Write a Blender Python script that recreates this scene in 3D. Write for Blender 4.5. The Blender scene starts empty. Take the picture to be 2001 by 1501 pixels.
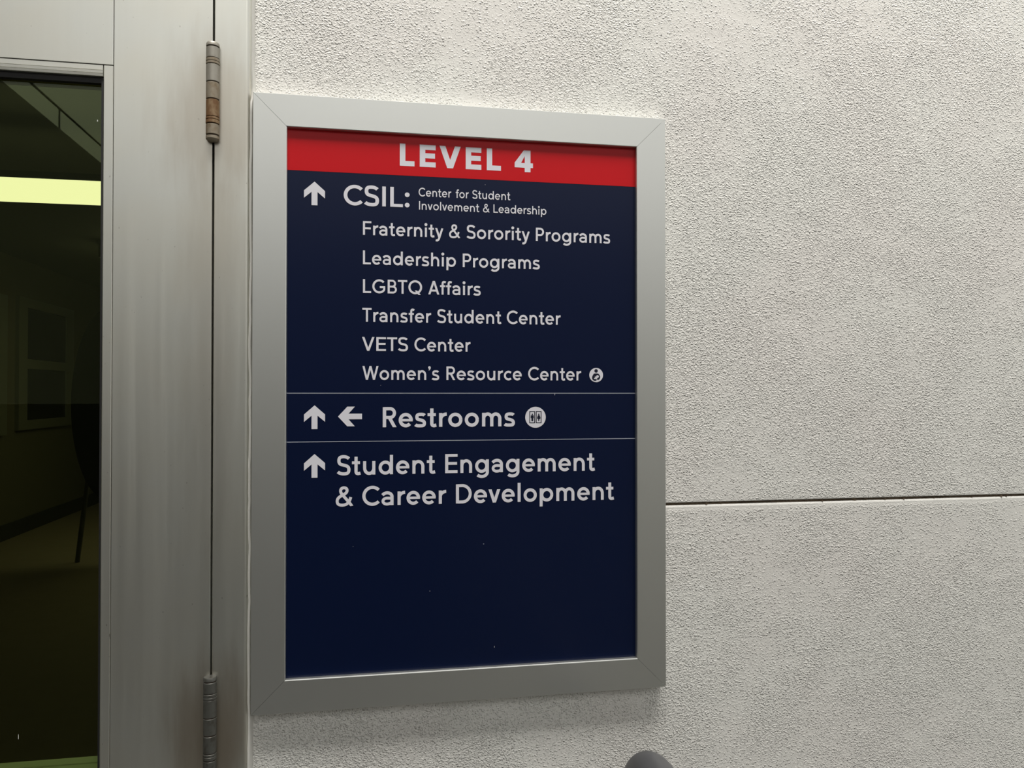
import bpy, bmesh, math, random
from mathutils import Vector, Matrix

# ------------------------------------------------------------------ camera, sky, exposure
FPX, CX, CY = 1500.0, 1000.5, 750.5            # focal length and centre for a 2001 x 1501 frame
CAM = Vector((0.0, -1.072, 1.50))
YAW, PITCH, ROLL = math.radians(10.02), math.radians(0.60), math.radians(0.022)
fwd = Vector((math.sin(YAW) * math.cos(PITCH), math.cos(YAW) * math.cos(PITCH), math.sin(PITCH)))
rgt = Vector((math.cos(YAW), -math.sin(YAW), 0.0))
upv = rgt.cross(fwd)
rgt, upv = (math.cos(ROLL) * rgt + math.sin(ROLL) * upv, -math.sin(ROLL) * rgt + math.cos(ROLL) * upv)
sc = bpy.context.scene
COL = sc.collection
cd = bpy.data.cameras.new('camera')
cd.sensor_fit = 'HORIZONTAL'; cd.sensor_width = 36.0; cd.lens = 36.0 * FPX / 2001.0
cd.clip_start = 0.02; cd.clip_end = 300
cam = bpy.data.objects.new('camera', cd); COL.objects.link(cam)
cam.matrix_world = Matrix(((rgt.x, upv.x, -fwd.x, CAM.x), (rgt.y, upv.y, -fwd.y, CAM.y),
                           (rgt.z, upv.z, -fwd.z, CAM.z), (0, 0, 0, 1)))
sc.camera = cam
vs = sc.view_settings
vs.view_transform = 'Standard'; vs.look = 'None'; vs.gamma = 1.0; vs.use_curve_mapping = False
vs.exposure = 0.92

world = bpy.data.worlds.new('overcast_sky'); sc.world = world
world.use_nodes = True
wn, wl = world.node_tree.nodes, world.node_tree.links
wn.clear()
tc = wn.new('ShaderNodeTexCoord'); sp = wn.new('ShaderNodeSeparateXYZ')
rp = wn.new('ShaderNodeValToRGB'); bg = wn.new('ShaderNodeBackground'); wo = wn.new('ShaderNodeOutputWorld')
rp.color_ramp.elements[0].position = 0.0; rp.color_ramp.elements[0].color = (0.52, 0.52, 0.51, 1)
rp.color_ramp.elements[1].position = 1.0; rp.color_ramp.elements[1].color = (1.0, 0.985, 0.95, 1)
bg.inputs['Strength'].default_value = 0.86
wl.new(tc.outputs['Generated'], sp.inputs[0]); wl.new(sp.outputs['Z'], rp.inputs[0])
wl.new(rp.outputs[0], bg.inputs[0]); wl.new(bg.outputs[0], wo.inputs[0])

sun_d = bpy.data.lights.new('hazy_sun', 'SUN'); sun_d.energy = 3.7; sun_d.angle = math.radians(36); sun_d.color = (1.0, 0.97, 0.92)
sun = bpy.data.objects.new('hazy_sun', sun_d); COL.objects.link(sun)
SUN_EL, SUN_AZ = math.radians(62), math.radians(4)      # veiled sun, high behind the camera
sun.rotation_euler = Vector((math.sin(SUN_AZ) * math.cos(SUN_EL), -math.cos(SUN_AZ) * math.cos(SUN_EL), math.sin(SUN_EL))).to_track_quat('Z', 'Y').to_euler()


def P(px, py, y):
    """the point on the plane y = const that the photograph shows at (px, py)"""
    d = fwd * FPX + rgt * (px - CX) - upv * (py - CY)
    return CAM + d * ((y - CAM.y) / d.y)


# ------------------------------------------------------------------ materials
def new_mat(name):
    m = bpy.data.materials.new(name); m.use_nodes = True
    nt = m.node_tree
    return m, nt, nt.nodes, nt.links, nt.nodes['Principled BSDF']


def plain(name, col, rough=0.5, metal=0.0, spec=0.5, emit=None, strength=0.0):
    m, nt, n, l, b = new_mat(name)
    b.inputs['Base Color'].default_value = (*col, 1); b.inputs['Roughness'].default_value = rough
    b.inputs['Metallic'].default_value = metal; b.inputs['Specular IOR Level'].default_value = spec
    if emit:
        b.inputs['Emission Color'].default_value = (*emit, 1); b.inputs['Emission Strength'].default_value = strength
    return m


def coords(n, l, scale=(1, 1, 1)):
    t = n.new('ShaderNodeTexCoord'); mp = n.new('ShaderNodeMapping')
    mp.inputs['Scale'].default_value = scale
    l.new(t.outputs['Object'], mp.inputs['Vector'])
    return mp.outputs['Vector']


def noise(n, l, vec, scale, detail=2.0, rough=0.5, dist=0.0):
    t = n.new('ShaderNodeTexNoise')
    t.inputs['Scale'].default_value = scale; t.inputs['Detail'].default_value = detail
    t.inputs['Roughness'].default_value = rough; t.inputs['Distortion'].default_value = dist
    l.new(vec, t.inputs['Vector'])
    return t.outputs['Fac']


def maprange(n, l, src, a, b, c, d, smooth=False):
    t = n.new('ShaderNodeMapRange')
    if smooth: t.interpolation_type = 'SMOOTHSTEP'
    for k, v in zip(('From Min', 'From Max', 'To Min', 'To Max'), (a, b, c, d)): t.inputs[k].default_value = v
    l.new(src, t.inputs['Value'])
    return t.outputs['Result']


def math_n(n, l, op, a, b):
    t = n.new('ShaderNodeMath'); t.operation = op
    for i, v in enumerate((a, b)):
        if isinstance(v, (int, float)): t.inputs[i].default_value = v
        else: l.new(v, t.inputs[i])
    return t.outputs[0]


def mixcol(n, l, fac, a, b):
    t = n.new('ShaderNodeMix'); t.data_type = 'RGBA'
    if isinstance(fac, (int, float)): t.inputs[0].default_value = fac
    else: l.new(fac, t.inputs[0])
    for i, v in ((6, a), (7, b)):
        if isinstance(v, tuple): t.inputs[i].default_value = (*v, 1)
        else: l.new(v, t.inputs[i])
    return t.outputs[2]


def stucco_mat(z_joint):
    m, nt, n, l, b = new_mat('painted_stucco')
    v = coords(n, l, (0.92, 1, 1.05))
    big = noise(n, l, v, 3.4, 3, 0.6)
    mid = noise(n, l, v, 14.0, 2, 0.5)
    warp = n.new('ShaderNodeTexNoise'); warp.inputs['Scale'].default_value = 120.0; warp.inputs['Detail'].default_value = 1.0
    l.new(v, warp.inputs['Vector'])
    wv = n.new('ShaderNodeVectorMath'); wv.operation = 'MULTIPLY_ADD'
    l.new(warp.outputs['Color'], wv.inputs[0]); wv.inputs[1].default_value = (0.004, 0.004, 0.004); l.new(v, wv.inputs[2])
    dens = maprange(n, l, math_n(n, l, 'ADD', math_n(n, l, 'MULTIPLY', big, 0.65), math_n(n, l, 'MULTIPLY', mid, 0.35)),
                    0.37, 0.57, 0.22, 1.15)
    h = None
    for sc_, amp in ((330.0, 0.62), (500.0, 0.45)):        # sprayed grains, thick in places and thin in others
        vo = n.new('ShaderNodeTexVoronoi'); vo.inputs['Scale'].default_value = sc_; vo.inputs['Randomness'].default_value = 1.0
        l.new(wv.outputs[0], vo.inputs['Vector'])
        sp = n.new('ShaderNodeSeparateColor'); l.new(vo.outputs['Color'], sp.inputs[0])
        on = maprange(n, l, math_n(n, l, 'SUBTRACT', dens, sp.outputs[0]), -0.10, 0.25, 0.0, 1.0)
        size = maprange(n, l, sp.outputs[1], 0, 1, 0.40, 0.66)
        g_ = math_n(n, l, 'SUBTRACT', 1.0, math_n(n, l, 'DIVIDE', vo.outputs['Distance'], size))
        g_ = maprange(n, l, g_, 0.0, 0.9, 0.0, 1.0, True)
        g_ = math_n(n, l, 'MULTIPLY', math_n(n, l, 'MULTIPLY', g_, on), amp)
        h = g_ if h is None else math_n(n, l, 'ADD', h, g_)
    h = math_n(n, l, 'ADD', h, math_n(n, l, 'MULTIPLY', math_n(n, l, 'MULTIPLY', noise(n, l, v, 320.0, 2, 0.5), dens), 0.6))
    t = n.new('ShaderNodeTexCoord'); sx = n.new('ShaderNodeSeparateXYZ'); l.new(t.outputs['Object'], sx.inputs[0])
    dj = math_n(n, l, 'ABSOLUTE', math_n(n, l, 'ADD', math_n(n, l, 'SUBTRACT', sx.outputs['Z'], z_joint - 0.003),
                                         math_n(n, l, 'MULTIPLY', math_n(n, l, 'SUBTRACT', mid, 0.5), 0.008)), 0)
    h = math_n(n, l, 'MULTIPLY', h, maprange(n, l, dj, 0.003, 0.009, 0.15, 1.0, True))
    h = math_n(n, l, 'ADD', h, math_n(n, l, 'MULTIPLY', mid, 0.45))
    bp = n.new('ShaderNodeBump'); bp.inputs['Strength'].default_value = 1.0
    bp.inputs['Distance'].default_value = 0.0019
    l.new(h, bp.inputs['Height']); l.new(bp.outputs[0], b.inputs['Normal'])
    tint = noise(n, l, v, 4.0, 2, 0.5)
    c = mixcol(n, l, maprange(n, l, tint, 0.36, 0.66, 0, 1, True), (0.775, 0.768, 0.725), (0.768, 0.747, 0.708))
    l.new(c, b.inputs['Base Color'])
    b.inputs['Roughness'].default_value = 0.75; b.inputs['Specular IOR Level'].default_value = 0.3
    return m


def aluminium_mat(name, col, rough, metal, streak=0.0, rust=(), warm=0.0):
    """satin anodised aluminium; rust = (x, z, half width, half height, amount) stains in world metres"""
    m, nt, n, l, b = new_mat(name)
    t = n.new('ShaderNodeTexCoord')
    v = coords(n, l, (60, 60, 1.2))
    s = noise(n, l, v, 1.0, 3, 0.6)
    blot = noise(n, l, coords(n, l, (1, 1, 1)), 7.0, 3, 0.55)
    c = mixcol(n, l, maprange(n, l, s, 0.35, 0.7, 0, streak), col, tuple(x * 0.78 for x in col))
    c = mixcol(n, l, maprange(n, l, blot, 0.4, 0.7, 0, warm), c, (col[0] * 1.0, col[1] * 0.93, col[2] * 0.82))
    if rust:
        sx = n.new('ShaderNodeSeparateXYZ'); l.new(t.outputs['Object'], sx.inputs[0])
        wob = math_n(n, l, 'MULTIPLY', math_n(n, l, 'SUBTRACT', noise(n, l, coords(n, l, (40, 40, 7)), 1.0, 3, 0.6), 0.5), 1.1)
        for (rx, rz, hw, hh, amt) in rust:
            dx = math_n(n, l, 'DIVIDE', math_n(n, l, 'SUBTRACT', sx.outputs['X'], rx), hw)
            dz = math_n(n, l, 'DIVIDE', math_n(n, l, 'SUBTRACT', sx.outputs['Z'], rz), hh)
            d = math_n(n, l, 'SQRT', math_n(n, l, 'ADD', math_n(n, l, 'MULTIPLY', dx, dx), math_n(n, l, 'MULTIPLY', dz, dz)), 0)
            f = maprange(n, l, math_n(n, l, 'ADD', d, wob), 0.15, 1.1, amt, 0.0, True)
            c = mixcol(n, l, f, c, (0.27, 0.175, 0.085))
        spk = noise(n, l, coords(n, l, (1, 1, 0.6)), 250.0, 1, 0.5)
        c = mixcol(n, l, maprange(n, l, spk, 0.17, 0.25, 0.5, 0.0), c, (0.16, 0.13, 0.10))
    l.new(c, b.inputs['Base Color'])
    b.inputs['Metallic'].default_value = metal; b.inputs['Roughness'].default_value = rough
    b.inputs['Specular IOR Level'].default_value = 0.5
    if rust: l.new(maprange(n, l, s, 0.3, 0.7, rough - 0.03, rough + 0.04), b.inputs['Roughness'])
    return m


def rust_steel(name, a, bcol, lo, hi, rough=0.45, metal=0.55):
    m, nt, n, l, b = new_mat(name)
    v = coords(n, l, (1, 1, 0.7))
    c = mixcol(n, l, maprange(n, l, noise(n, l, v, 110.0, 4, 0.6), lo, hi, 0, 1, True), a, bcol)
    l.new(c, b.inputs['Base Color'])
    b.inputs['Metallic'].default_value = metal; b.inputs['Roughness'].default_value = rough
    return m


def glass_mat(name, tint):
    m = bpy.data.materials.new(name); m.use_nodes = True
    n, l = m.node_tree.nodes, m.node_tree.links
    n.clear()
    out = n.new('ShaderNodeOutputMaterial'); mx = n.new('ShaderNodeMixShader')
    tr = n.new('ShaderNodeBsdfTransparent'); gl = n.new('ShaderNodeBsdfGlossy'); fr = n.new('ShaderNodeFresnel')
    tr.inputs[0].default_value = (*tint, 1); gl.inputs['Roughness'].default_value = 0.01; gl.inputs[0].default_value = (0.62, 0.68, 0.46, 1)
    fr.inputs['IOR'].default_value = 1.5
    l.new(fr.outputs[0], mx.inputs[0]); l.new(tr.outputs[0], mx.inputs[1]); l.new(gl.outputs[0], mx.inputs[2])
    l.new(mx.outputs[0], out.inputs[0])
    return m


def concrete_mat(name, a, bcol, scale=6.0):
    m, nt, n, l, b = new_mat(name)
    c = mixcol(n, l, noise(n, l, coords(n, l), scale, 5, 0.6), a, bcol)
    l.new(c, b.inputs['Base Color']); b.inputs['Roughness'].default_value = 0.8
    return m


# ------------------------------------------------------------------ mesh helpers
def put(name, bm, mat, parent=None, smooth=False, loc=None):
    bmesh.ops.recalc_face_normals(bm, faces=bm.faces[:])
    me = bpy.data.meshes.new(name); bm.to_mesh(me); bm.free()
    if smooth:
        for p in me.polygons: p.use_smooth = True
        me.set_sharp_from_angle(angle=math.radians(32))
    me.materials.append(mat)
    o = bpy.data.objects.new(name, me); COL.objects.link(o)
    if loc is not None: o.location = loc
    if parent is not None: o.parent = parent
    return o


def add_box(bm, x0, x1, y0, y1, z0, z1, bev=0.0):
    vs_ = [bm.verts.new((x, y, z)) for x in (x0, x1) for y in (y0, y1) for z in (z0, z1)]
    f = [(0, 1, 3, 2), (4, 6, 7, 5), (0, 4, 5, 1), (2, 3, 7, 6), (0, 2, 6, 4), (1, 5, 7, 3)]
    fs = [bm.faces.new([vs_[i] for i in q]) for q in f]
    if bev:
        es = list({e for q in fs for e in q.edges})
        bmesh.ops.bevel(bm, geom=es, offset=bev, segments=2, affect='EDGES', profile=0.6)


def box(name, mat, x0, x1, y0, y1, z0, z1, bev=0.0, parent=None):
    bm = bmesh.new(); add_box(bm, x0, x1, y0, y1, z0, z1, bev)
    return put(name, bm, mat, parent)


def add_lathe(bm, prof, cx, cy, seg=32):
    """prof = [(radius, z)] round a vertical axis"""
    rings = []
    for r, z in prof:
        rings.append([bm.verts.new((cx + r * math.cos(2 * math.pi * i / seg), cy + r * math.sin(2 * math.pi * i / seg), z))
                      for i in range(seg)])
    for a, b in zip(rings, rings[1:]):
        for i in range(seg):
            bm.faces.new((a[i], a[(i + 1) % seg], b[(i + 1) % seg], b[i]))
    bm.faces.new(rings[0][::-1]); bm.faces.new(rings[-1])


def add_tube(bm, pts, r, seg=32):
    pts = [Vector(p) for p in pts]
    rings = []; nrm = None
    for i, p in enumerate(pts):
        t = (pts[min(i + 1, len(pts) - 1)] - pts[max(i - 1, 0)]).normalized()
        if nrm is None:
            nrm = t.orthogonal().normalized()
        nrm = (nrm - t * nrm.dot(t)).normalized(); bn = t.cross(nrm)
        rings.append([bm.verts.new(p + r * (math.cos(2 * math.pi * k / seg) * nrm + math.sin(2 * math.pi * k / seg) * bn))
                      for k in range(seg)])
    for a, b in zip(rings, rings[1:]):
        for k in range(seg):
            bm.faces.new((a[k], a[(k + 1) % seg], b[(k + 1) % seg], b[k]))
    bm.faces.new(rings[0][::-1]); bm.faces.new(rings[-1])


def add_sweep(bm, prof, axis, a, b):
    """closed profile swept along x (prof = (y, z)) or z (prof = (x, y))"""
    if axis == 'x':
        A = [bm.verts.new((a, p, q)) for p, q in prof]; B = [bm.verts.new((b, p, q)) for p, q in prof]
    else:
        A = [bm.verts.new((p, q, a)) for p, q in prof]; B = [bm.verts.new((p, q, b)) for p, q in prof]
    k = len(prof)
    for i in range(k):
        bm.faces.new((A[i], A[(i + 1) % k], B[(i + 1) % k], B[i]))
    bm.faces.new(A[::-1]); bm.faces.new(B)


def empty(name, loc, parent=None):
    o = bpy.data.objects.new(name, None); COL.objects.link(o)
    o.empty_display_size = 0.05; o.location = loc
    if parent is not None: o.parent = parent
    return o


def tag(o, label=None, cat=None, group=None, kind=None):
    if label: o['label'] = label
    if cat: o['category'] = cat
    if group: o['group'] = group
    if kind: o['kind'] = kind
    return o


def struct(o, label=None, cat=None):
    o['kind'] = 'structure'
    return tag(o, label, cat)


# ------------------------------------------------------------------ key planes and positions (metres)
Y_DOOR = -0.016                      # outer face of door and door frame (wall face is y = 0)
Y_GLASS = -0.003
Y_SIGN = -0.022
Y_PANEL = -0.0145
X_GAP = P(414.5, 760, Y_DOOR).x      # gap between door and frame
X_JAMB = P(486.5, 760, Y_DOOR).x     # right edge of the frame
X_SEAM = P(218.5, 700, Y_DOOR).x     # stile / glazing stop
X_STOP = P(198.0, 700, Y_DOOR).x     # glass side of the stop
Z_RAIL = P(110, 120.5, Y_DOOR).z     # underside of the top rail
Z_GLASS = P(110, 142, Y_DOOR).z      # underside of the upper stop
Z_JOINT = P(1650, 976.5, 0.0).z      # control joint in the stucco
DOOR_TOP, DOOR_L = 2.42, X_GAP - 0.93

stucco = stucco_mat(Z_JOINT)
Z_H1, Z_H2 = P(412, 172, Y_DOOR).z, P(412, 1414, Y_DOOR).z
alu_door = aluminium_mat('aged_door_aluminium', (0.74, 0.745, 0.69), 0.39, 0.93, 0.13,
                         [(X_GAP, Z_H1 - 0.03, 0.085, 0.13, 0.30), (X_GAP, Z_H2 - 0.02, 0.075, 0.12, 0.55),
                          (X_GAP, 1.60, 0.05, 0.35, 0.18)], 0.3)
alu_sign = aluminium_mat('satin_sign_aluminium', (0.72, 0.73, 0.70), 0.38, 0.92, 0.03)
dark_gap = plain('dark_gap', (0.012, 0.010, 0.008), 0.8)
rubber = plain('black_glazing_rubber', (0.012, 0.012, 0.012), 0.55)

# ------------------------------------------------------------------ the setting
bm = bmesh.new()
WT = 0.24                            # wall thickness
XW0, XW1 = X_JAMB + 0.002, 4.2
g, gd = 0.0019, 0.012                # half height and depth of the control joint
prof = [(0, 3.9), (WT, 3.9), (WT, 0), (0, 0),
        (0, Z_JOINT - g - 0.0030), (0.0006, Z_JOINT - g - 0.0012), (0.0022, Z_JOINT - g), (gd, Z_JOINT - g),
        (gd, Z_JOINT + g), (0.001, Z_JOINT + g), (0, Z_JOINT + g + 0.001)]
add_sweep(bm, prof, 'x', XW0, XW1)
add_box(bm, DOOR_L - 0.08, XW0, 0, WT, DOOR_TOP + 0.06, 3.9)
add_box(bm, -5.0, DOOR_L - 0.08, 0, WT, 0, 3.9)
wall = struct(put('wall_back', bm, stucco), 'white painted stucco wall with a horizontal joint, behind the sign', 'wall')

# dirt-filled sealant in the joint
joint_m = concrete_mat('dirty_joint_sealant', (0.05, 0.035, 0.02), (0.22, 0.16, 0.10), 55.0)
bm = bmesh.new(); random.seed(11)
N_ = 700; rows = []
for i in range(N_ + 1):
    x = XW0 + (1.9 - XW0) * i / N_
    k = random.random()
    d0 = 0.0045 + 0.0015 * math.sin(x * 37) + random.uniform(-0.001, 0.001) - (0.004 if k > 0.93 else 0.0)
    rows.append([bm.verts.new((x, y, z)) for y, z in ((gd - 0.0001, Z_JOINT - g + 0.0001), (d0 + random.uniform(-.0008, .0008), Z_JOINT - g + 0.0001),
                 (d0 + 0.0012, Z_JOINT), (d0 + random.uniform(-.0008, .0012), Z_JOINT + g - 0.0001), (gd - 0.0001, Z_JOINT + g - 0.0001))])
for a, b in zip(rows, rows[1:]):
    for i in range(5): bm.faces.new((a[i], a[(i + 1) % 5], b[(i + 1) % 5], b[i]))
bm.faces.new(rows[0][::-1]); bm.faces.new(rows[-1])
struct(put('trim_1', bm, joint_m), 'brown dirty sealant in the horizontal wall joint', 'joint')

# painted sealant bead between door frame and stucco
bead_m = plain('painted_sealant', (0.62, 0.61, 0.57), 0.7)
bm = bmesh.new(); random.seed(4)
zz = [i * 0.012 for i in range(int(DOOR_TOP / 0.012))]
rows = []
for z in zz:
    w = 0.0005 * math.sin(z * 31) + 0.0004 * math.sin(z * 83 + 1) + random.uniform(-0.0004, 0.0004)
    x0 = X_JAMB - 0.0006 + w * 0.6; x1 = X_JAMB + 0.0042 + w
    k = 1.0 if z < 1.893 else 0.45                     # the bead is fuller where it meets the sign
    rows.append([bm.verts.new(c) for c in ((x0, -0.0140 * k + w, z), (x0 + 0.0026, -0.0135 * k, z), (x0 + 0.0040, -0.0095 * k, z),
                                           (x1, -0.0006, z), (x1, 0.001, z), (x0, 0.001, z))])
for a, b in zip(rows, rows[1:]):
    for i in range(6): bm.faces.new((a[i], a[(i + 1) % 6], b[(i + 1) % 6], b[i]))
bm.faces.new(rows[0][::-1]); bm.faces.new(rows[-1])
struct(put('trim_2', bm, bead_m, smooth=True), 'pale sealant bead beside the door frame', 'sealant')

# door frame
bm = bmesh.new()
r_ = 0.0055
jp = [(X_GAP + 0.0012, 0.10), (X_GAP + 0.0012, Y_DOOR + 0.0008), (X_GAP + 0.002, Y_DOOR)]
jp += [(X_JAMB - r_ + r_ * math.sin(a), Y_DOOR + r_ - r_ * math.cos(a)) for a in [i * math.pi / 12 for i in range(7)]]
jp += [(X_JAMB, 0.10)]
add_sweep(bm, jp, 'z', 0.0, DOOR_TOP + 0.06)
add_box(bm, DOOR_L - 0.08, DOOR_L - 0.0015, Y_DOOR, 0.10, 0, DOOR_TOP + 0.06)
add_box(bm, DOOR_L - 0.0015, X_GAP + 0.0012, Y_DOOR, 0.10, DOOR_TOP + 0.002, DOOR_TOP + 0.06)
struct(put('trim_3', bm, alu_door), 'grey aluminium door frame between the hinges and the sign', 'door frame')
bm = bmesh.new()
add_box(bm, X_GAP - 0.012, X_GAP + 0.011, 0.033, 0.06, 0, DOOR_TOP)
struct(put('trim_4', bm, dark_gap), 'dark weather strip deep in the door gap', 'weather strip')

# door
door = struct(empty('door_1', (X_GAP, 0, 0)), 'grey aluminium door with tinted glass and two barrel hinges, left of the sign', 'door')
def dpart(name, bm, mat, par=door, smooth=False):
    o = put(name, bm, mat, None, smooth)
    o.parent = par
    base = Vector((X_GAP, 0, 0))
    o.matrix_parent_inverse = Matrix.Translation(-base)
    return o

XD1 = X_GAP - 0.0012
bm = bmesh.new(); add_box(bm, X_SEAM + 0.0003, XD1, Y_DOOR, 0.03, 0.012, DOOR_TOP, 0.0006)
dpart('stile', bm, alu_door)
bm = bmesh.new(); add_box(bm, DOOR_L, DOOR_L + 0.13, Y_DOOR, 0.03, 0.012, DOOR_TOP, 0.0006)
dpart('stile', bm, alu_door)
bm = bmesh.new(); add_box(bm, DOOR_L + 0.1303, X_SEAM - 0.0004, Y_DOOR + 0.0004, 0.03, Z_RAIL + 0.0009, DOOR_TOP, 0.0005)
dpart('top_rail', bm, alu_door)
bm = bmesh.new(); add_box(bm, DOOR_L + 0.1303, X_SEAM - 0.0004, Y_DOOR + 0.0004, 0.03, 0.012, 0.30, 0.0005)
dpart('bottom_rail', bm, alu_door)
# glazing stops: the upper one is ribbed
hs = Z_RAIL - Z_GLASS
tp = [(0.004, Z_RAIL), (Y_DOOR + 0.001, Z_RAIL), (Y_DOOR + 0.001, Z_RAIL - 0.42 * hs), (Y_DOOR + 0.0018, Z_RAIL - 0.45 * hs),
      (Y_DOOR + 0.0010, Z_RAIL - 0.48 * hs), (Y_DOOR + 0.0012, Z_RAIL - 0.70 * hs), (Y_DOOR + 0.0020, Z_RAIL - 0.73 * hs),
      (Y_DOOR + 0.0012, Z_RAIL - 0.76 * hs), (Y_DOOR + 0.0016, Z_RAIL - 0.97 * hs), (Y_DOOR + 0.0022, Z_GLASS), (0.004, Z_GLASS)]
bm = bmesh.new(); add_sweep(bm, tp, 'x', DOOR_L + 0.1303, X_STOP - 0.0004)
dpart('glazing_stop', bm, alu_door)
sp_ = [(X_SEAM - 0.0004, 0.004), (X_SEAM - 0.0004, Y_DOOR + 0.0012), (X_SEAM - 0.0012, Y_DOOR + 0.0006),
       (X_STOP + 0.0012, Y_DOOR + 0.0006), (X_STOP, Y_DOOR + 0.002), (X_STOP, 0.004)]
bm = bmesh.new(); add_sweep(bm, sp_, 'z', 0.3005, Z_RAIL - 0.0002)
dpart('glazing_stop', bm, alu_door)
# gaskets and pane
bm = bmesh.new()
add_box(bm, X_STOP - 0.0032, X_STOP + 0.004, Y_DOOR + 0.0045, 0.0095, 0.3005, Z_GLASS - 0.0001)
add_box(bm, DOOR_L + 0.1303, X_STOP - 0.0032, Y_DOOR + 0.006, 0.0095, Z_GLASS - 0.0075, Z_GLASS - 0.0001)
dpart('glass_gasket', bm, rubber)
tinted = glass_mat('green_grey_tinted_glass', (0.85, 0.91, 0.69))
bm = bmesh.new(); add_box(bm, DOOR_L + 0.1303, X_STOP - 0.0033, Y_GLASS, Y_GLASS + 0.006, 0.3005, Z_GLASS - 0.0076)
dpart('glass_pane', bm, tinted)
pane = [o for o in door.children if o.name == 'glass_pane'][0]
drip_g = plain('dried_paint_drip', (0.7, 0.72, 0.66), 0.7)
for dx, dy, w_, h_ in ((36, 1440, 2.0, 10), (190.5, 236, 3.5, 4)):
    p = P(dx, dy, Y_GLASS); k_ = 0.0007
    bm = bmesh.new(); bmesh.ops.create_icosphere(bm, subdivisions=2, radius=1.0)
    for v in bm.verts:
        f = 0.45 + 0.55 * max(0.0, -v.co.z)            # thin tail, fat foot
        v.co = (p.x - X_GAP + v.co.x * w_ / 2 * k_ * f, p.y + v.co.y * 0.0003, p.z + v.co.z * h_ / 2 * k_)
    q = put('dried_drip', bm, drip_g, pane); q.matrix_parent_inverse = pane.matrix_parent_inverse.inverted()
# ribbed push bar on the far side of the glass
zb = P(95, 1478, 0.045).z
pp = [(0.035, zb), (0.035, zb - 0.0080), (0.040, zb - 0.0082), (0.040, zb - 0.0096), (0.035, zb - 0.0098), (0.035, zb - 0.0172), (0.040, zb - 0.0174),
      (0.040, zb - 0.0188), (0.035, zb - 0.0190), (0.035, zb - 0.05), (0.085, zb - 0.05), (0.085, zb - 0.032)]
bm = bmesh.new(); add_sweep(bm, pp, 'x', DOOR_L + 0.05, X_GAP - 0.06)
dpart('push_bar', bm, plain('pale_push_bar_metal', (0.92, 0.94, 0.84), 0.5, 0.0))['label'] = 'ribbed push bar seen through the glass'

# barrel hinges
steel = rust_steel('weathered_hinge_steel', (0.345, 0.325, 0.28), (0.28, 0.255, 0.21), 0.45, 0.72)
steel_dark = rust_steel('dull_dark_hinge_steel', (0.12, 0.12, 0.108), (0.075, 0.07, 0.058), 0.45, 0.72)
rusty = rust_steel('brown_rusted_hinge_steel', (0.25, 0.165, 0.085), (0.16, 0.08, 0.03), 0.38, 0.62, 0.6, 0.25)
rust_tan = rust_steel('tan_stained_hinge_steel', (0.28, 0.24, 0.18), (0.21, 0.155, 0.095), 0.42, 0.70, 0.5, 0.4)

pin_m = plain('dark_rusted_pin', (0.035, 0.018, 0.008), 0.8)


def hinge(ztop, mats, label):
    root = empty('hinge', (0.0, Y_DOOR - 0.0045, ztop), door)
    root['label'] = label
    s = 0.000705                      # metres for one photograph pixel at the door
    R = 0.0083
    def piece(name, z0, z1, r, mat, prof=None, lab=None):
        bm = bmesh.new()
        e = 0.0005
        add_lathe(bm, prof or [(r - e, -z0 * s), (r, -z0 * s - e), (r, -z1 * s + e), (r - e, -z1 * s)], 0, 0, 40)
        o = put(name, bm, mat, root, True)
        if lab: o['label'] = lab
    piece('pin_cap', 0, 7, R, mats[0], [(R * 0.55, 0.0008), (R * 0.9, 0.0003), (R, -0.0012), (R, -6.2 * s), (R * 0.86, -6.4 * s), (R * 0.86, -8.2 * s)])
    piece('knuckle', 8.6, 28.8, R, mats[0])
    piece('bearing_ring', 29.6, 35, R * 1.03, mats[1])
    piece('bearing_ring', 35.4, 40, R * 1.03, mats[1])
    piece('knuckle', 40.8, 72.6, R, mats[2])
    piece('knuckle', 74.2, 104.6, R, mats[3])
    piece('knuckle', 106.4, 137.6, R, mats[4])
    piece('bearing_ring', 138.6, 143, R * 1.03, mats[4])
    piece('bearing_ring', 143.4, 150, R * 1.03, mats[4])
    piece('knuckle', 151.6, 170.4, R, mats[5])
    piece('pin_cap', 172, 183, R, mats[5], [(R * 0.86, -171 * s), (R * 0.86, -172.5 * s), (R, -173 * s), (R, -178 * s), (R * 0.8, -181 * s), (R * 0.35, -183 * s)])
    bm = bmesh.new(); add_lathe(bm, [(R * 0.88, -3 * s), (R * 0.88, -176 * s)], 0, 0, 32)
    put('pin', bm, pin_m, root, True)
    bm = bmesh.new()                  # the leaves, folded into the gap behind the barrel
    add_box(bm, -0.0009, 0.0009, 0.0, 0.030, -170 * s, -9 * s)
    put('leaf', bm, mats[6], root)


hinge(P(412, 82, Y_DOOR - 0.009).z, [steel, rust_tan, steel, rust_tan, rusty, rust_tan, rusty], 'upper hinge, stained with brown rust')
hinge(P(412, 1325, Y_DOOR - 0.009).z, [steel_dark] * 6 + [rusty], 'lower hinge, dull grey')

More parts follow.
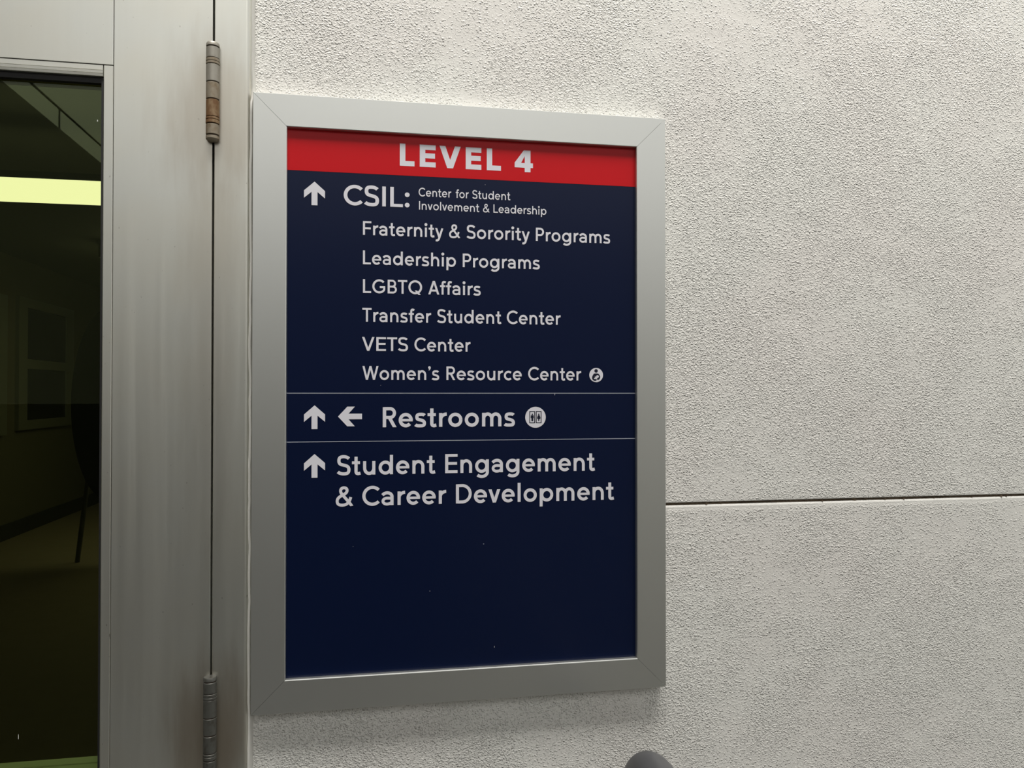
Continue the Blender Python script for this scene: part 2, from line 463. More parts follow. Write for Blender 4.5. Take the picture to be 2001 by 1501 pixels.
# walkway floor; unseen parapet, wings and slab added for reflections and shading
conc = concrete_mat('grey_walkway_concrete', (0.045, 0.044, 0.038), (0.065, 0.063, 0.056))
box_f = box('floor', conc, -6, 6, -2.65, WT, -0.2, 0.0)
struct(box_f, 'grey concrete walkway floor', 'floor')
struct(box('floor_hall', concrete_mat('brown_hall_floor', (0.22, 0.18, 0.11), (0.27, 0.22, 0.14), 8.0), -6, 6, WT, 12, -0.2, 0.0), 'brown hall floor', 'floor')
shade = concrete_mat('unseen_dull_render', (0.11, 0.107, 0.097), (0.15, 0.145, 0.13), 1.5)
dark_r = concrete_mat('unseen_dark_render', (0.030, 0.030, 0.026), (0.042, 0.042, 0.037), 3.0)
struct(box('ground', concrete_mat('yard_paving', (0.075, 0.073, 0.065), (0.10, 0.097, 0.088), 2.0), -12, 16, -14, -2.65, -0.2, 0.0), 'yard paving', 'ground')
pale = concrete_mat('unseen_pale_render', (0.17, 0.167, 0.152), (0.21, 0.205, 0.19), 1.5)
struct(box('wall_reflect_pale', pale, 2.6, 14, -13.7, -13.4, 0, 5.0), 'added pale facade out of view, brightens the right frame reflection', 'wall')  # unseen, added so the right frame rail reflects something brighter
struct(box('wall_reflect_right', concrete_mat('unseen_parapet_render', (0.23, 0.227, 0.205), (0.28, 0.275, 0.25), 3.0), 0.25, 6.0, -2.50, -2.45, 0, 1.45), 'added parapet out of view, right part paler to brighten reflections', 'wall')  # unseen, added; paler than the left part to lift reflections on the right
struct(box('wall_reflect_dark', dark_r, -4.0, 0.25, -2.50, -2.45, 0, 1.45), 'added parapet out of view, dark to deepen reflections', 'wall')  # unseen, added; near-black so metal and panel reflect dark lower down
struct(box('wall_reflect_far', shade, -12, 14, -14, -13.7, -4, 5.1), 'added facade out of view, reflected dark in the metal', 'wall')  # unseen, added as a dark band for the metal to reflect
struct(box('ceiling_shade_slab', shade, -4.0, 6.0, -2.5, -1.09, 3.45, 3.7), 'added slab out of view, shades the lower part of the wall', 'ceiling')  # unseen, added to block sun so the wall darkens downwards
struct(box('wall_reflect_wing', shade, -4.3, -4.0, -13.7, 0.0, 0, 4.87), 'added side wing out of view, its roofline reflected in the glass', 'wall')  # unseen, added to block the left sky and give the glass a roofline
bm = bmesh.new(); add_tube(bm, [(-4.05, -13.6, 5.17), (-4.05, 0.0, 5.17)], 0.014, 12)  # bar added only to draw a dark line in the glass reflection
for k in range(8): add_tube(bm, [(-4.05, -13.5 + k * 1.9, 4.87), (-4.05, -13.5 + k * 1.9, 5.17)], 0.010, 10)
struct(put('trim_5', bm, plain('dark_reflected_bar', (0.03, 0.03, 0.03), 0.5)), 'thin bar added over the side wing, a dark line in the reflection', 'rail')

# ------------------------------------------------------------------ the dim hall behind the glass
XL_IN = -3.70
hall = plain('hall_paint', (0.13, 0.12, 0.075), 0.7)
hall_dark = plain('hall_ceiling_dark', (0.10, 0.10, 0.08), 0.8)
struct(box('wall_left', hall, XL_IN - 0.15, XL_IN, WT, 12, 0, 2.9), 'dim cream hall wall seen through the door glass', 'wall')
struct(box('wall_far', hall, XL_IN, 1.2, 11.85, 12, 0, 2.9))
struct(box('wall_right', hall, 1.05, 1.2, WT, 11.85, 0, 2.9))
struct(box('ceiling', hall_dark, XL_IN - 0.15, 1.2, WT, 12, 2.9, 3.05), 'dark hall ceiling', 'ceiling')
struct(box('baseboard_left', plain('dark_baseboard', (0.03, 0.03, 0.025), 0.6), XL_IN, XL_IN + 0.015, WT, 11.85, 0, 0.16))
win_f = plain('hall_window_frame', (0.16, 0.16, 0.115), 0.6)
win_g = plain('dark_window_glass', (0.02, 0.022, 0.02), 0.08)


def on_left(px, py):
    d = fwd * FPX + rgt * (px - CX) - upv * (py - CY)
    return CAM + d * ((XL_IN - CAM.x) / d.x)


def hall_window(name, pa, pb):
    a, b = on_left(*pa), on_left(*pb)
    r = struct(empty(name, (XL_IN, a.y, b.z)))
    y0, y1, z0, z1 = a.y, b.y, b.z, a.z
    zm = (z0 + z1) / 2
    bm = bmesh.new(); t = 0.10
    ya, yb = y0 + t * 2, y1 - t * 2
    for q in ((ya, yb, z0, z0 + t), (ya, yb, z1 - t, z1), (ya, yb, zm - t / 2, zm + t / 2), (y0, ya, z0, z1), (yb, y1, z0, z1)):
        add_box(bm, XL_IN, XL_IN + 0.04, q[0], q[1], q[2], q[3])
    o = put('window_frame', bm, win_f, r); o.matrix_parent_inverse = Matrix.Translation(-Vector(r.location))
    bm = bmesh.new(); add_box(bm, XL_IN + 0.005, XL_IN + 0.015, y0 + t, y1 - t, z0 + t, z1 - t)
    o = put('pane', bm, win_g, r); o.matrix_parent_inverse = Matrix.Translation(-Vector(r.location))


hall_window('window_1', (30, 578), (137, 830))
hall_window('window_2', (-75, 556), (5, 850))

# linear ceiling lamp
ly = 3.2
a, b = P(-900, 300, ly), P(260, 356, ly)
zt, zbm = P(100, 350, ly).z, P(100, 389, ly).z
lamp = tag(empty('linear_lamp', ((a.x + b.x) / 2, ly, zt)), 'long glowing yellow strip lamp hanging in the hall behind the door glass', 'lamp')
inv = Matrix.Translation(-Vector(lamp.location))
for nm, mt, q in (('diffuser', plain('lit_diffuser', (0.9, 0.9, 0.8), 0.5, 0, 0.5, (1.0, 0.93, 0.71), 0.69), (-2.4, b.x, ly, ly + 0.10, zbm, zt)),
                  ('housing', plain('lamp_housing', (0.10, 0.10, 0.09), 0.5), (-2.42, b.x + 0.02, ly - 0.004, ly + 0.104, zt, zt + 0.035))):
    bm = bmesh.new(); add_box(bm, *q); o = put(nm, bm, mt, lamp); o.matrix_parent_inverse = inv
for hx in (-2.0, -1.3):
    bm = bmesh.new(); add_tube(bm, [(hx, ly + 0.05, zt + 0.035), (hx, ly + 0.05, 2.9)], 0.006, 10)
    o = put('suspension_rod', bm, plain('rod_metal', (0.1, 0.1, 0.1), 0.5), lamp); o.matrix_parent_inverse = inv

fill_lamp = tag(empty('hall_fill_lamp', (-1.3, 7.0, 2.72)), 'added fill lamp that brightens the hall, hidden behind the door stile', 'lamp')  # unseen lamp, added to lift the light in the hall
inv2 = Matrix.Translation(-Vector(fill_lamp.location))
for nm, mt, q in (('diffuser', bpy.data.materials['lit_diffuser'], (-2.5, 0.2, 6.55, 7.50, 2.66, 2.74)),
                  ('housing', bpy.data.materials['lamp_housing'], (-2.52, 0.22, 6.53, 7.52, 2.74, 2.90))):
    bm = bmesh.new(); add_box(bm, *q); o = put(nm, bm, mt, fill_lamp); o.matrix_parent_inverse = inv2

# dark oval board on a stand, half hidden by the door stile
yo = 6.2
ctr = P(215, 790, yo); rx, rz = (P(215, 0, yo) - P(139, 0, yo)).x, (P(0, 600, yo) - P(0, 985, yo)).z / 2
board = tag(empty('oval_board', (ctr.x, yo, 0)), 'tall dark oval board on a stand, dim inside the hall behind the glass edge', 'board')
inv = Matrix.Translation(-Vector(board.location))
bm = bmesh.new(); seg = 64
fa = [bm.verts.new((ctr.x + rx * math.cos(2 * math.pi * i / seg), yo, ctr.z + rz * math.sin(2 * math.pi * i / seg))) for i in range(seg)]
fb = [bm.verts.new((v.co.x, yo + 0.04, v.co.z)) for v in fa]
bm.faces.new(fa); bm.faces.new(fb[::-1])
for i in range(seg): bm.faces.new((fa[i], fb[i], fb[(i + 1) % seg], fa[(i + 1) % seg]))
o = put('panel', bm, plain('black_board', (0.012, 0.013, 0.016), 0.5), board); o.matrix_parent_inverse = inv
for dx in (-0.2, 0.2):
    bm = bmesh.new(); add_tube(bm, [(ctr.x + dx * 0.6, yo + 0.06, ctr.z), (ctr.x + dx * 1.4, yo + 0.06, 0.0)], 0.02, 12)
    o = put('leg', bm, plain('board_leg', (0.08, 0.08, 0.07), 0.5), board); o.matrix_parent_inverse = inv

# ------------------------------------------------------------------ the sign
IX0, IX1 = -0.11176 * 1.05, 0.34937 * 1.05
RW = 0.0434
Z0 = CAM.z
IZ1, IZ0 = Z0 + 0.33488 * 1.05, Z0 - 0.36116 * 1.05
OX0, OX1, OZ0, OZ1 = IX0 - RW, IX1 + RW, IZ0 - RW, IZ1 + RW
sign = tag(empty('wall_sign', ((OX0 + OX1) / 2, 0, OZ0)),
           'framed navy directory sign with red LEVEL 4 header on the stucco wall', 'sign')
SINV = Matrix.Translation(-Vector(sign.location))


def spart(name, bm, mat, parent=None, smooth=False):
    o = put(name, bm, mat, None, smooth)
    if parent is None:
        o.parent = sign; o.matrix_parent_inverse = SINV
    else:
        o.parent = parent
    return o


rail_prof = [(0.0, 0.0006), (0.0, Y_SIGN + 0.0004), (0.0004, Y_SIGN),
             (RW - 0.0012, Y_SIGN), (RW - 0.0003, Y_SIGN + 0.0004), (RW, Y_SIGN + 0.0012), (RW, Y_PANEL + 0.0005),
             (RW - 0.006, Y_PANEL + 0.0005), (RW - 0.006, 0.0006)]
gap = 0.00022


def frame_rail(side):
    bm = bmesh.new(); A = []; B = []
    for t, y in rail_prof:
        if side in 'tb':
            z = OZ1 - t if side == 't' else OZ0 + t
            A.append(bm.verts.new((OX0 + t + gap, y, z))); B.append(bm.verts.new((OX1 - t - gap, y, z)))
        else:
            x = OX0 + t if side == 'l' else OX1 - t
            A.append(bm.verts.new((x, y, OZ0 + t + gap))); B.append(bm.verts.new((x, y, OZ1 - t - gap)))
    k = len(A)
    for i in range(k): bm.faces.new((A[i], A[(i + 1) % k], B[(i + 1) % k], B[i]))
    bm.faces.new(A[::-1]); bm.faces.new(B)
    return spart('frame_rail', bm, alu_sign)


for s_ in 'tblr': frame_rail(s_)
bm = bmesh.new()                      # dark backing seen in the mitre lines
add_box(bm, OX0 + 0.012, OX1 - 0.012, -0.0120, 0.0, OZ0 + 0.012, OZ1 - 0.012)
spart('backing', bm, dark_gap)


def vinyl(name, col, rough):
    return plain(name, col, rough, 0.0, 0.2)


navy = vinyl('navy_vinyl', (0.0040, 0.0085, 0.0330), 0.24)
red = vinyl('red_vinyl', (0.56, 0.0060, 0.0110), 0.30)
white = vinyl('white_vinyl', (0.755, 0.745, 0.80), 0.4)
bm = bmesh.new(); add_box(bm, IX0 - 0.003, IX1 + 0.003, Y_PANEL, -0.0121, IZ0 - 0.003, IZ1 + 0.003)
panel = spart('sign_panel', bm, navy)
panel['label'] = 'navy blue panel carrying the white lettering'
Y_INK = Y_PANEL - 0.0002


def Q(px, py):
    p = P(px, py, Y_INK)
    return p.x, p.z


def ink(name, polys, mat=white, lift=0.0, lab=None):
    """flat vinyl cut-outs: polygons of (x, z) on the panel, each with its small thickness"""
    bm = bmesh.new()
    for k, pl in enumerate(polys):
        y = Y_INK - lift - 0.0000006 * (k % 50)
        f = bm.faces.new([bm.verts.new((x, y, z)) for x, z in pl])
        bmesh.ops.triangulate(bm, faces=[f])
    for f in bm.faces:
        f.normal_update()
        if f.normal.y > 0: f.normal_flip()
    me = bpy.data.meshes.new(name); bm.to_mesh(me); bm.free(); me.materials.append(mat)
    o = bpy.data.objects.new(name, me); COL.objects.link(o)
    o.parent = panel
    if lab: o['label'] = lab
    return o


zr = (Q(561, 332)[1] + Q(1243, 365)[1]) / 2
o = ink('header_band', [[(IX0 - 0.0028, zr), (IX1 + 0.0028, zr), (IX1 + 0.0028, IZ1 + 0.0028), (IX0 - 0.0028, IZ1 + 0.0028)]], red, 0, 'red header band')
for ya, yb in ((768.5, 768.5), (864, 857)):
    z = (Q(561, ya)[1] + Q(1243, yb)[1]) / 2
    ink('divider_line', [[(IX0, z - 0.00045), (IX1, z - 0.00045), (IX1, z + 0.00045), (IX0, z + 0.00045)]], vinyl('thin_line_vinyl', (0.40, 0.42, 0.50), 0.4) if ya < 800 else bpy.data.materials['thin_line_vinyl'])


# ---- the alphabet: even-stroke letters, cap height 1, drawn as ribbons round centre lines
def ribbon(pts, w):
    """quads along an open centre line with mitred joins"""
    pts = [p for i, p in enumerate(pts) if i == 0 or math.hypot(p[0] - pts[i - 1][0], p[1] - pts[i - 1][1]) > 1e-5]
    n_ = len(pts); L = []; Rr = []
    for i in range(n_):
        p = Vector(pts[i])
        a = (p - Vector(pts[i - 1])).normalized() if i else None
        b = (Vector(pts[i + 1]) - p).normalized() if i < n_ - 1 else None
        t = (a + b).normalized() if a is not None and b is not None else (a if b is None else b)
        nn = Vector((-t.y, t.x))
        k = 1.0
        if a is not None and b is not None:
            k = 1.0 / max(0.4, nn.dot(Vector((-a.y, a.x))))
        L.append(p + nn * (w / 2 * k)); Rr.append(p - nn * (w / 2 * k))
    return [[tuple(L[i]), tuple(L[i + 1]), tuple(Rr[i + 1]), tuple(Rr[i])] for i in range(n_ - 1)]


def arc(cx, cy, rx, ry, a0, a1, n_=28):
    return [(cx + rx * math.cos(math.radians(a0 + (a1 - a0) * i / n_)), cy + ry * math.sin(math.radians(a0 + (a1 - a0) * i / n_))) for i in range(n_ + 1)]


def bez(*p, n_=12):
    out = []
    for k in range(0, len(p) - 1, 3):
        a, b, c, d = p[k:k + 4]
        for i in range(n_ + 1):
            if k and i == 0: continue
            t = i / n_; u = 1 - t
            out.append(tuple(u ** 3 * a[j] + 3 * u * u * t * b[j] + 3 * u * t * t * c[j] + t ** 3 * d[j] for j in (0, 1)))
    return out


def disc(cx, cy, rx, ry=None, n_=40):
    ry = ry or rx
    return [(cx + rx * math.cos(2 * math.pi * i / n_), cy + ry * math.sin(2 * math.pi * i / n_)) for i in range(n_)]


def slant(x0, y0, x1, y1, w):
    """straight diagonal with level cut ends"""
    k = w / 2 * math.hypot(x1 - x0, y1 - y0) / abs(y1 - y0)
    return [(x0 - k, y0), (x0 + k, y0), (x1 + k, y1), (x1 - k, y1)]


def rect(x0, x1, y0, y1): return [(x0, y0), (x1, y0), (x1, y1), (x0, y1)]


XH, OV = 0.695, 0.014


def glyph(c, w):
    """-> (polygons, width, left bearing, right bearing)"""
    h = w / 2; t = w * 0.90; th = t / 2      # t: the slightly thinner level strokes
    S, Rn, Dg = 0.105, 0.060, 0.020
    rr = (XH + 2 * OV) / 2                    # outer radius of the round small letters
    rc = rr - h; mid = XH / 2
    sh = lambda polys, d: [[(x + d, y) for x, y in q] for q in polys]
    if c == 'I': return [rect(0, w, 0, 1)], w, S, S
    if c == 'L': return [rect(0, w, 0, 1), rect(0, 0.60 if w < .23 else .66, 0, t)], 0.60 if w < .23 else .66, S, 0.03
    if c == 'E':
        W = 0.665 if w < .23 else .72; k = 0.96
        return [rect(0, w, 0, 1), rect(0, W, 0, t), rect(0, W * k, .51 - th, .51 + th), rect(0, W, 1 - t, 1)], W, S, 0.05
    if c == 'F': return [rect(0, w, 0, 1), rect(0, .63, 1 - t, 1), rect(0, .59, .48 - th, .48 + th)], .63, S, .03
    if c == 'T': return [rect(.35 - h, .35 + h, 0, 1), rect(0, .70, 1 - t, 1)], .70, .025, .025
    if c in 'PR':
        yb = .385 if c == 'P' else .41; ym = (1 - th + yb + th) / 2; rb = 1 - th - ym; W = .66
        q = ribbon([(h, 1 - th), (W - h - rb * .95, 1 - th)] + arc(W - h - rb * .95, ym, rb * .95, rb, 90, -90, 20) + [(h, yb + th)], w * .95)
        q += [rect(0, w, 0, 1)]
        if c == 'R': q += [slant(.34, yb + .05, .59, 0, w * .98)]; W = .69
        return q, W, S, .04
    if c == 'B':
        q = [rect(0, w, 0, 1)]
        for y0, y1, W in ((.5 - th, 1, .63), (0, .5 + th, .69)):
            ym = (y0 + y1) / 2; rb = (y1 - y0) / 2 - th
            q += ribbon([(h, y1 - th), (W - h - rb, y1 - th)] + arc(W - h - rb, ym, rb, rb, 90, -90, 18) + [(h, y0 + th)], t)
        return q, .69, S, .045
    if c == 'D':
        W = .84; q = [rect(0, w, 0, 1)]
        q += ribbon([(h, 1 - th), (.34, 1 - th)] + arc(.34, .5, W - h - .34, .5 - th, 90, -90, 36) + [(h, th)], w * .96)
        return q, W, S, Rn
    if c in 'CGQO':
        r = .5 + OV - h; cx = .5 + OV
        if c == 'C': return ribbon(arc(cx, .5, r, r, 43, 317, 50), w), cx + (r + h) * math.cos(math.radians(43)), Rn, .03
        if c == 'G':
            q = ribbon(arc(cx, .5, r, r, 43, 322, 50) , w)
            xr = cx + (r) * math.cos(math.radians(322)); yr = .5 + r * math.sin(math.radians(322))
            q += ribbon([(xr - .02, yr - .03), (xr + .02, yr + .05), (xr + .02, .45), (.55, .45)], w * .95)
            return q, xr + .02 + h, Rn, .07
        q = ribbon(arc(cx, .5, r, r, 0, 360, 60), w)
        if c == 'Q': q += [slant(.56, .26, .84, -.06, w * .9)]
        return q, 1 + 2 * OV, Rn, Rn
    if c == 'S':
        T, B = 1 + OV - th, -OV + th
        q = ribbon(bez((.615, .835), (.55, .905), (.45, T), (.345, T), (.19, T), (h + .02, .90), (h + .02, .735),
                       (h + .02, .555), (.22, .535), (.355, .505), (.49, .475), (.695 - h, .44), (.695 - h, .27),
                       (.695 - h, .10), (.53, B), (.365, B), (.24, B), (.13, .085), (.05, .165)), w)
        return q, .695, .035, .045
    if c == 'A': return [slant(w * .55, 0, .425, 1, w), slant(.85 - w * .55, 0, .425, 1, w), rect(.18, .67, .215, .215 + t)], .85, Dg, Dg
    if c == 'V':
        W = .86 if w < .23 else .98
        return [slant(w * .55, 1, W / 2, 0, w), slant(W - w * .55, 1, W / 2, 0, w)], W, Dg, Dg
    if c == 'W': return [slant(w * .53, 1, .345, 0, w * .97), slant(.345, 0, .61, 1, w * .95), slant(.61, 1, .875, 0, w * .95), slant(.875, 0, 1.22 - w * .53, 1, w * .97)], 1.22, Dg, Dg
    if c == '4': return [rect(.44, .44 + w * 1.02, 0, 1), rect(0, .80, .20, .20 + w * .86), [(0, .20 + w * .3), (0, .20 + w * .86), (.40, 1), (.44 + w * .5, 1), (.44 + w * .25, .86), (.235, .20 + w * .5)]], .80, .02, .02
    if c == ':': return [disc(.115, .115, .115), disc(.115, .635, .115)], .23, .06, .08
    if c == "'":
        return [disc(.10, .91, .10, .10), [(.20, .91), (.19, .83), (.13, .735), (.06, .70), (.025, .735), (.08, .79), (.09, .83)]], .20, .05, .05
    if c == '&':
        q = ribbon(bez((.90 - w * .25, -.02), (.72, .20), (.40, .52), (.31, .64), (.22, .76), (.24, 1 - th + OV), (.43, 1 - th + OV),
                       (.60, 1 - th + OV), (.63, .80), (.56, .70), (.46, .56), (h, .52), (h, .27), (h, .10), (.19, th - OV), (.36, th - OV),
                       (.58, th - OV), (.72, .18), (.79, .46)), w * .93)
        q = [[(x, max(0.0, y)) if x > .62 and y < .0 else (x, y) for x, y in p] for p in q]
        return q, .90, .05, .03
    # small letters
    if c == 'o': return ribbon(arc(rr, mid, rc, rc, 0, 360, 48), w), 2 * rr, Rn, Rn
    if c == 'e':
        q = ribbon(arc(rr * .97, mid, rc * .97, rc, 0, 318, 44), w) + [rect(h * 1.2, 2 * rr * .97 - h * .6, mid - t * .42, mid + t * .42), rect(2 * rr * .97 - w, 2 * rr * .97 - .003, mid - t * .42, mid + .04)]
        return q, 2 * rr * .97, Rn, .055
    if c == 'c': return ribbon(arc(rr, mid, rc, rc, 48, 312, 40), w), rr + (rc + h) * .70, Rn, .03
    if c in 'dpqg':
        W = 2 * rr + .03
        q = ribbon(arc(rr, mid, rc * .98, rc, 0, 360, 48), w)
        if c == 'd': return q + [rect(W - w, W, 0, 1)], W, Rn, S * .95
        if c == 'p': return [[(x + .03, y) for x, y in p] for p in q] + [rect(0, w, -.27, XH)], W, S * .95, Rn
        q += ribbon([(W - h, XH), (W - h, .03)] + arc(rr * 1.02, .02, W - h - rr * 1.02, .30 - th, 0, -140, 24), w)
        return q, W, Rn, S * .95
    if c == 'a':
        W = .625; xs = W - h; T = XH + OV - th
        q = ribbon([(xs, 0), (xs, .42)] + arc(xs - (xs - .30), .44, xs - .30, T - .44, 0, 90, 16)[1:] + bez((.30, T), (.22, T), (.13, T - .03), (.055, T - .115))[1:], w)
        bt, bb = .415 - th + .02, -OV + th
        bm_, br = (bt + bb) / 2, (bt - bb) / 2
        q += ribbon([(xs, bt - .01), (.30, bt)] + arc(.28, bm_, .28 - h, br, 90, 270, 26) + bez((.28, bb), (.38, bb), (.47, bb + .02), (xs, .17))[1:], t)
        return q, W, .05, S * .95
    if c in 'nhmr':
        T = XH + OV - th; q = [rect(0, w, 0, 1 if c == 'h' else XH)]
        if c == 'r':
            return q + ribbon(arc(.40, .38, .40 - h, T - .37, 170, 92, 16), w), .405, S, .0
        ws = [.635] if c in 'nh' else [.585, .585]
        x = 0
        for W in ws:
            rx_ = (W - w) / 2; y0 = T - min(rx_ * 1.12, .30)
            q += ribbon(arc(x + h + rx_, y0, rx_, T - y0, 180, 0, 26) + [(x + W - h, 0)], w); x += W - w
        return q, x + w, S, S * .95
    if c == 'u':
        W = .635; rx_ = (W - w) / 2; B = -OV + th; y0 = B + .28
        return [rect(W - w, W, 0, XH)] + ribbon([(h, XH)] + arc(W / 2, y0, rx_, y0 - B, 180, 360, 26), w), W, S * .95, S
    if c == 's':
        T, B = XH + OV - th, -OV + th
        q = ribbon(bez((.495, XH - .115), (.45, XH - .06), (.375, T), (.28, T), (.15, T), (h + .025, T - .05), (h + .025, .50), (h + .025, .385), (.17, .38), (.27, .355),
                       (.38, .33), (.57 - h, .30), (.57 - h, .19), (.57 - h, .07), (.42, B), (.29, B), (.18, B), (.09, .055), (.035, .115)), w * .96)
        return q, .57, .04, .045
    if c == 't':
        xs = .13 + h
        return ribbon([(xs, .93), (xs, .19)] + bez((xs, .19), (xs, .08), (xs + .05, th - OV), (.335, th - OV))[1:] + [(.44, th - OV + .025)], w) + [rect(0, .415, XH - t, XH)], .44, .03, .035
    if c == 'f':
        xs = .12 + h; T = 1.015 - th
        return ribbon([(xs, 0), (xs, .76)] + bez((xs, .76), (xs, .97), (xs + .10, T + .02), (.435, T - .045))[1:], w) + [rect(0, .40, XH - t, XH)], .43, .03, .0
    if c == 'i': return [rect(.02, .02 + w, 0, XH), disc(.02 + h, .915, .112)], w + .04, S - .02, S - .02
    if c == 'l': return [rect(0, w, 0, 1.01)], w, S, S
    if c == 'v': return [slant(w * .54, XH, .32, 0, w), slant(.64 - w * .54, XH, .32, 0, w)], .64, Dg, Dg
    if c == 'y':
        q = [slant(w * .54, XH, .335, .0, w)]
        q += ribbon([(.645 - w * .5, XH), (.31, -.08)] + bez((.31, -.08), (.26, -.20), (.19, -.25), (.06, -.205))[1:], w)
        q = [[(x, min(y, XH)) for x, y in p] for p in q]
        return q, .645, Dg, Dg
    raise KeyError(c)


def word(text, x0, x1, zbase, cap, w, sp_=0.0):
    """set a word so that its ink runs from x0 to x1 (metres on the panel)"""
    x = 0.0; out = []; prev = None; first = None
    for ch in text:
        q, W, lb, rb = glyph(ch, w)
        if prev is not None: x += prev + lb + sp_
        out.append((q, x)); x += W; prev = rb
    k = (x1 - x0) / x
    return [[(x0 + (px + ox) * k, zbase + py * cap) for px, py in pl] for q, ox in out for pl in q], k / cap


def line(words, base_pts, cap_px, w, sp_=0.0, name='lettering'):
    zb_ = sum(Q(*b)[1] for b in base_pts) / len(base_pts)
    cap = cap_px * 1.0563 / FPX * 1.0
    polys = []; ks = []
    for text, a, b in words:
        xa, xb = Q(a, base_pts[0][1])[0], Q(b, base_pts[0][1])[0]
        p, k = word(text, xa, xb, zb_, cap, w, sp_); polys += p; ks.append(round(k, 3))
    print('LINE', words[0][0], 'z', round(zb_, 4), 'cap', round(cap, 4), 'x-stretch', ks)
    return ink(name, polys, white, 0.00012)


line([('LEVEL', 781.2, 978.9), ('4', 1005.7, 1041.3)], [(785, 323.4), (951, 332.7), (1020, 336.5)], 43.4, 0.250, 0.10)
line([('CSIL:', 671.6, 800.4)], [(752, 403.3), (775, 404.6)], 38.6, 0.168)
line([('Center', 818.0, 882.0), ('for', 890.5, 916.2), ('Student', 922.9, 997.0)], [(875, 386.0), (995, 391.3)], 16.6, 0.140)
line([('Involvement', 818.8, 936.4), ('&', 943.8, 956.4), ('Leadership', 964.2, 1067.7)], [(820, 409.4), (966, 416.0)], 16.6, 0.140)
line([('Fraternity', 709.2, 866.3), ('&', 877.5, 898.8), ('Sorority', 911.8, 1035.1), ('Programs', 1047.1, 1192.2)], [(712, 458.9), (1050, 471.0)], 26.5, 0.153)
line([('Leadership', 709.2, 891.0), ('Programs', 904.2, 1054.8)], [(712, 516.4), (907, 522.0)], 26.5, 0.153)
line([('LGBTQ', 709.2, 824.8), ('Affairs', 836.8, 939.4)], [(712, 572.3), (910, 577.0)], 26.5, 0.153)
line([('Transfer', 708.0, 842.8), ('Student', 854.3, 979.3), ('Center', 990.3, 1095.8)], [(715, 629.2), (1090, 634.3)], 26.5, 0.153)
line([('VETS', 707.3, 797.2), ('Center', 809.9, 919.7)], [(715, 686.0), (915, 686.9)], 26.5, 0.153)
line([("Women's", 708.0, 858.3), ('Resource', 872.3, 1019.5), ('Center', 1032.0, 1135.9)], [(715, 742.6), (1130, 743.2)], 26.5, 0.153)
line([('Restrooms', 747.9, 1006.3)], [(750, 835.0), (975, 833.2)], 38.6, 0.168)
line([('Student', 658.3, 850.2), ('Engagement', 869.9, 1162.0)], [(870, 924.9), (1140, 919.9)], 37.2, 0.162)
line([('&', 655.8, 689.6), ('Career', 708.0, 872.4), ('Development', 890.9, 1199.3)], [(895, 984.1), (1165, 976.9)], 37.4, 0.162)


# ---- arrows and pictograms
def arrow(px, py_top, py_bot, left=False):
    s = 1.0563 / FPX
    Hh = 45.0 * s
    pts = [(0, 0), (19.4, 17.3), (19.4, 31.4), (5.5, 19.6), (5.5, 45.0), (-5.5, 45.0), (-5.5, 19.6), (-19.4, 31.4), (-19.4, 17.3)]
    polys = [[pts[0], pts[1], pts[2], pts[3]], [pts[0], pts[6], pts[7], pts[8]], [pts[0], pts[3], pts[4], pts[5], pts[6]]]
    x, z = Q(px, py_top)
    if left: polys = [[(x + b * s, z + a * s * .97) for a, b in p] for p in polys]
    else: polys = [[(x + a * s, z - b * s) for a, b in p] for p in polys]
    return ink('left_arrow' if left else 'up_arrow', polys, white, 0.00012)


arrow(614.7, 355.0, 400.4)
arrow(614.7, 792.2, 837.1)
arrow(614.7, 887.4, 932.0)
arrow(660.5, 814.1, 0, True)


def icon(name, px, py, r_px, dark, lab):
    s = 1.0563 / FPX
    x, z = Q(px, py)
    f = lambda polys: [[(x + a * s, z - b * s) for a, b in p] for p in polys]
    o = ink(name, f([disc(0, 0, r_px)]), white, 0.00012, lab)
    for layer, mat, polys in dark:
        q = ink('pictogram', f(polys), mat, 0.0002 + 0.00008 * layer)
        q.parent = panel
    return o


inkn = vinyl('dark_pictogram_vinyl', (0.012, 0.014, 0.030), 0.35)


def ring_rect(x0, x1, y0, y1, t):
    return [rect(x0, x1, y0, y0 + t), rect(x0, x1, y1 - t, y1), rect(x0, x0 + t, y0 + t, y1 - t), rect(x1 - t, x1, y0 + t, y1 - t)]


man = [disc(-6.5, -5.9, 1.45, n_=20), [(-9.6, -3.6), (-8.6, -4.2), (-4.6, -4.2), (-3.6, -3.6), (-3.4, 1.6), (-4.5, 1.8), (-4.7, 8.0), (-8.3, 8.0), (-8.5, 1.8), (-9.8, 1.6)]]
lady = [disc(6.6, -5.9, 1.45, n_=20), [(4.9, -4.2), (8.3, -4.2), (10.2, 1.2), (8.6, 1.4), (9.4, 3.6), (7.8, 3.9), (7.6, 8.0), (5.6, 8.0), (5.4, 3.9), (3.8, 3.6), (4.6, 1.4), (3.0, 1.2)]]
icon('restroom_symbol', 1046.4, 815.5, 20.9,
     [(0, inkn, ring_rect(-12.6, -0.9, -12.2, 12.0, 1.7) + ring_rect(0.6, 12.3, -12.2, 12.0, 1.7) + man + lady)], 'round restroom symbol of two figures in doors')
S25 = 1 / 25.0
tr = lambda pts: [((a - 872) * S25, (b - 825) * S25) for a, b in pts]
body = tr(bez((755, 755), (800, 740), (950, 740), (985, 755), (1050, 800), (1085, 880), (1085, 930), (1085, 1010), (1020, 1075), (965, 1075),
              (930, 1075), (900, 1050), (925, 1030), (890, 1030), (880, 1035), (860, 1035), (900, 1040), (910, 1070), (890, 1095),
              (850, 1125), (780, 1125), (730, 1095), (680, 1065), (650, 1010), (655, 950), (665, 890), (710, 790), (755, 755), n_=8))[:-1]
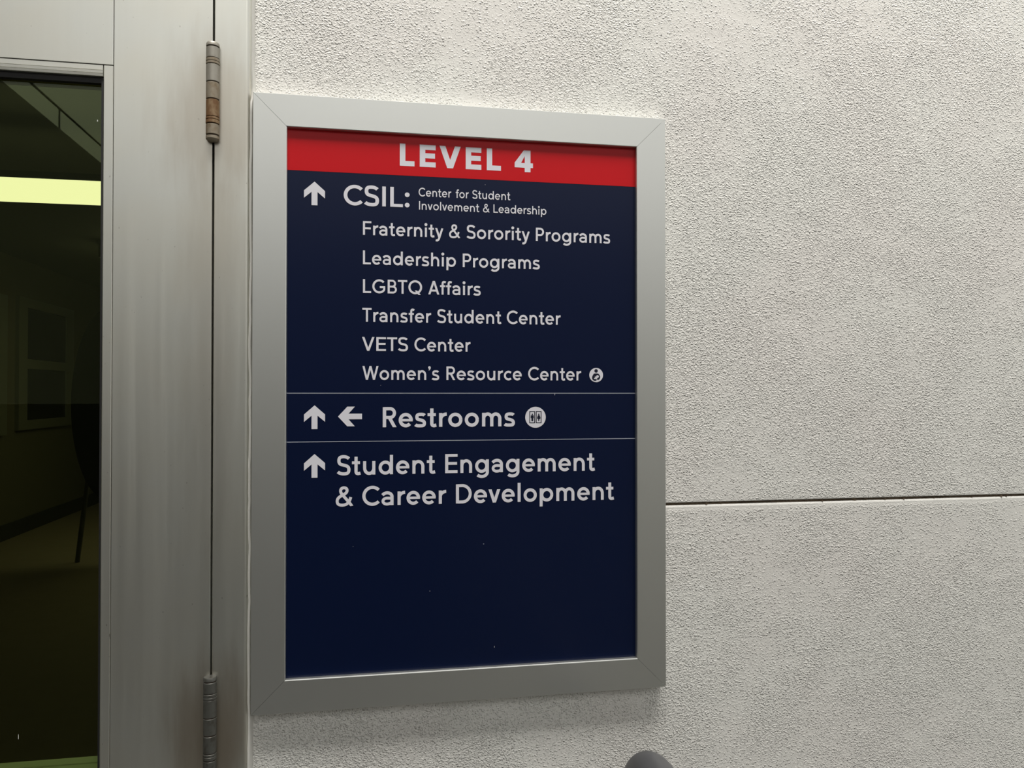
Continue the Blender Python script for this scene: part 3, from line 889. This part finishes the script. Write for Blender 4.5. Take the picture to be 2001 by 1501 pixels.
icon('nursing_symbol', 1164.9, 733.0, 14.4,
     [(0, inkn, [tr(disc(868, 615, 92)), body]),
      (1, white, [tr(disc(942, 900, 68)), tr([(810, 890), (850, 900), (935, 985), (915, 1010), (880, 1030), (750, 1020), (760, 995), (800, 975)])])],
     'round symbol of a figure nursing a baby')

# dried drips and specks on the panel
drip_m = vinyl('dried_drip', (0.45, 0.46, 0.50), 0.6)
for (dx, dy, w_, h_) in ((1084, 771, 1.2, 4), (966, 1264, 1.1, 4), (945, 1063, 2.2, 1.2), (840, 1155, 1.6, 1.2), (744, 753, 1.2, 1.2), (948, 361, 1.2, 1.2), (690, 1068, 1.0, 1.0)):
    x, z = Q(dx, dy); s = 0.0007
    ink('dried_drip', [disc(x, z, w_ / 2 * s, h_ / 2 * s, 12)], drip_m, 0.00012)

# ------------------------------------------------------------------ grey pipe rail at the lower edge
RR = 0.0235
yr = -0.17
ax = P(1249, 1463, yr)
zc = ax.z - RR * 0.86 + 0.0115
br = 0.055
pts = [(ax.x, yr, 0.0), (ax.x, yr, zc - br)]
pts += [(ax.x, yr - br + br * math.cos(a), zc - br + br * math.sin(a)) for a in [i * math.pi / 2 / 14 for i in range(1, 15)]]
pts += [(ax.x, yr - 0.4, zc), (ax.x, -2.3, zc)]
rail = tag(empty('pipe_rail', (ax.x, yr, 0)), 'grey painted pipe railing, its bent end in front of the stucco below the sign', 'railing')
inv = Matrix.Translation(-Vector(rail.location))
grey = plain('grey_rail_paint', (0.10, 0.10, 0.105), 0.42)
bm = bmesh.new(); add_tube(bm, pts, RR, 40)
o = put('bent_pipe', bm, grey, rail, True); o.matrix_parent_inverse = inv
bm = bmesh.new(); add_lathe(bm, [(0.055, 0.0), (0.055, 0.006), (0.050, 0.008), (RR, 0.008)], ax.x, yr)
o = put('base_flange', bm, grey, rail); o.matrix_parent_inverse = inv
bm = bmesh.new(); add_tube(bm, [(ax.x, -2.25, zc), (ax.x, -2.25, 0)], RR, 32)
o = put('post', bm, grey, rail, True); o.matrix_parent_inverse = inv
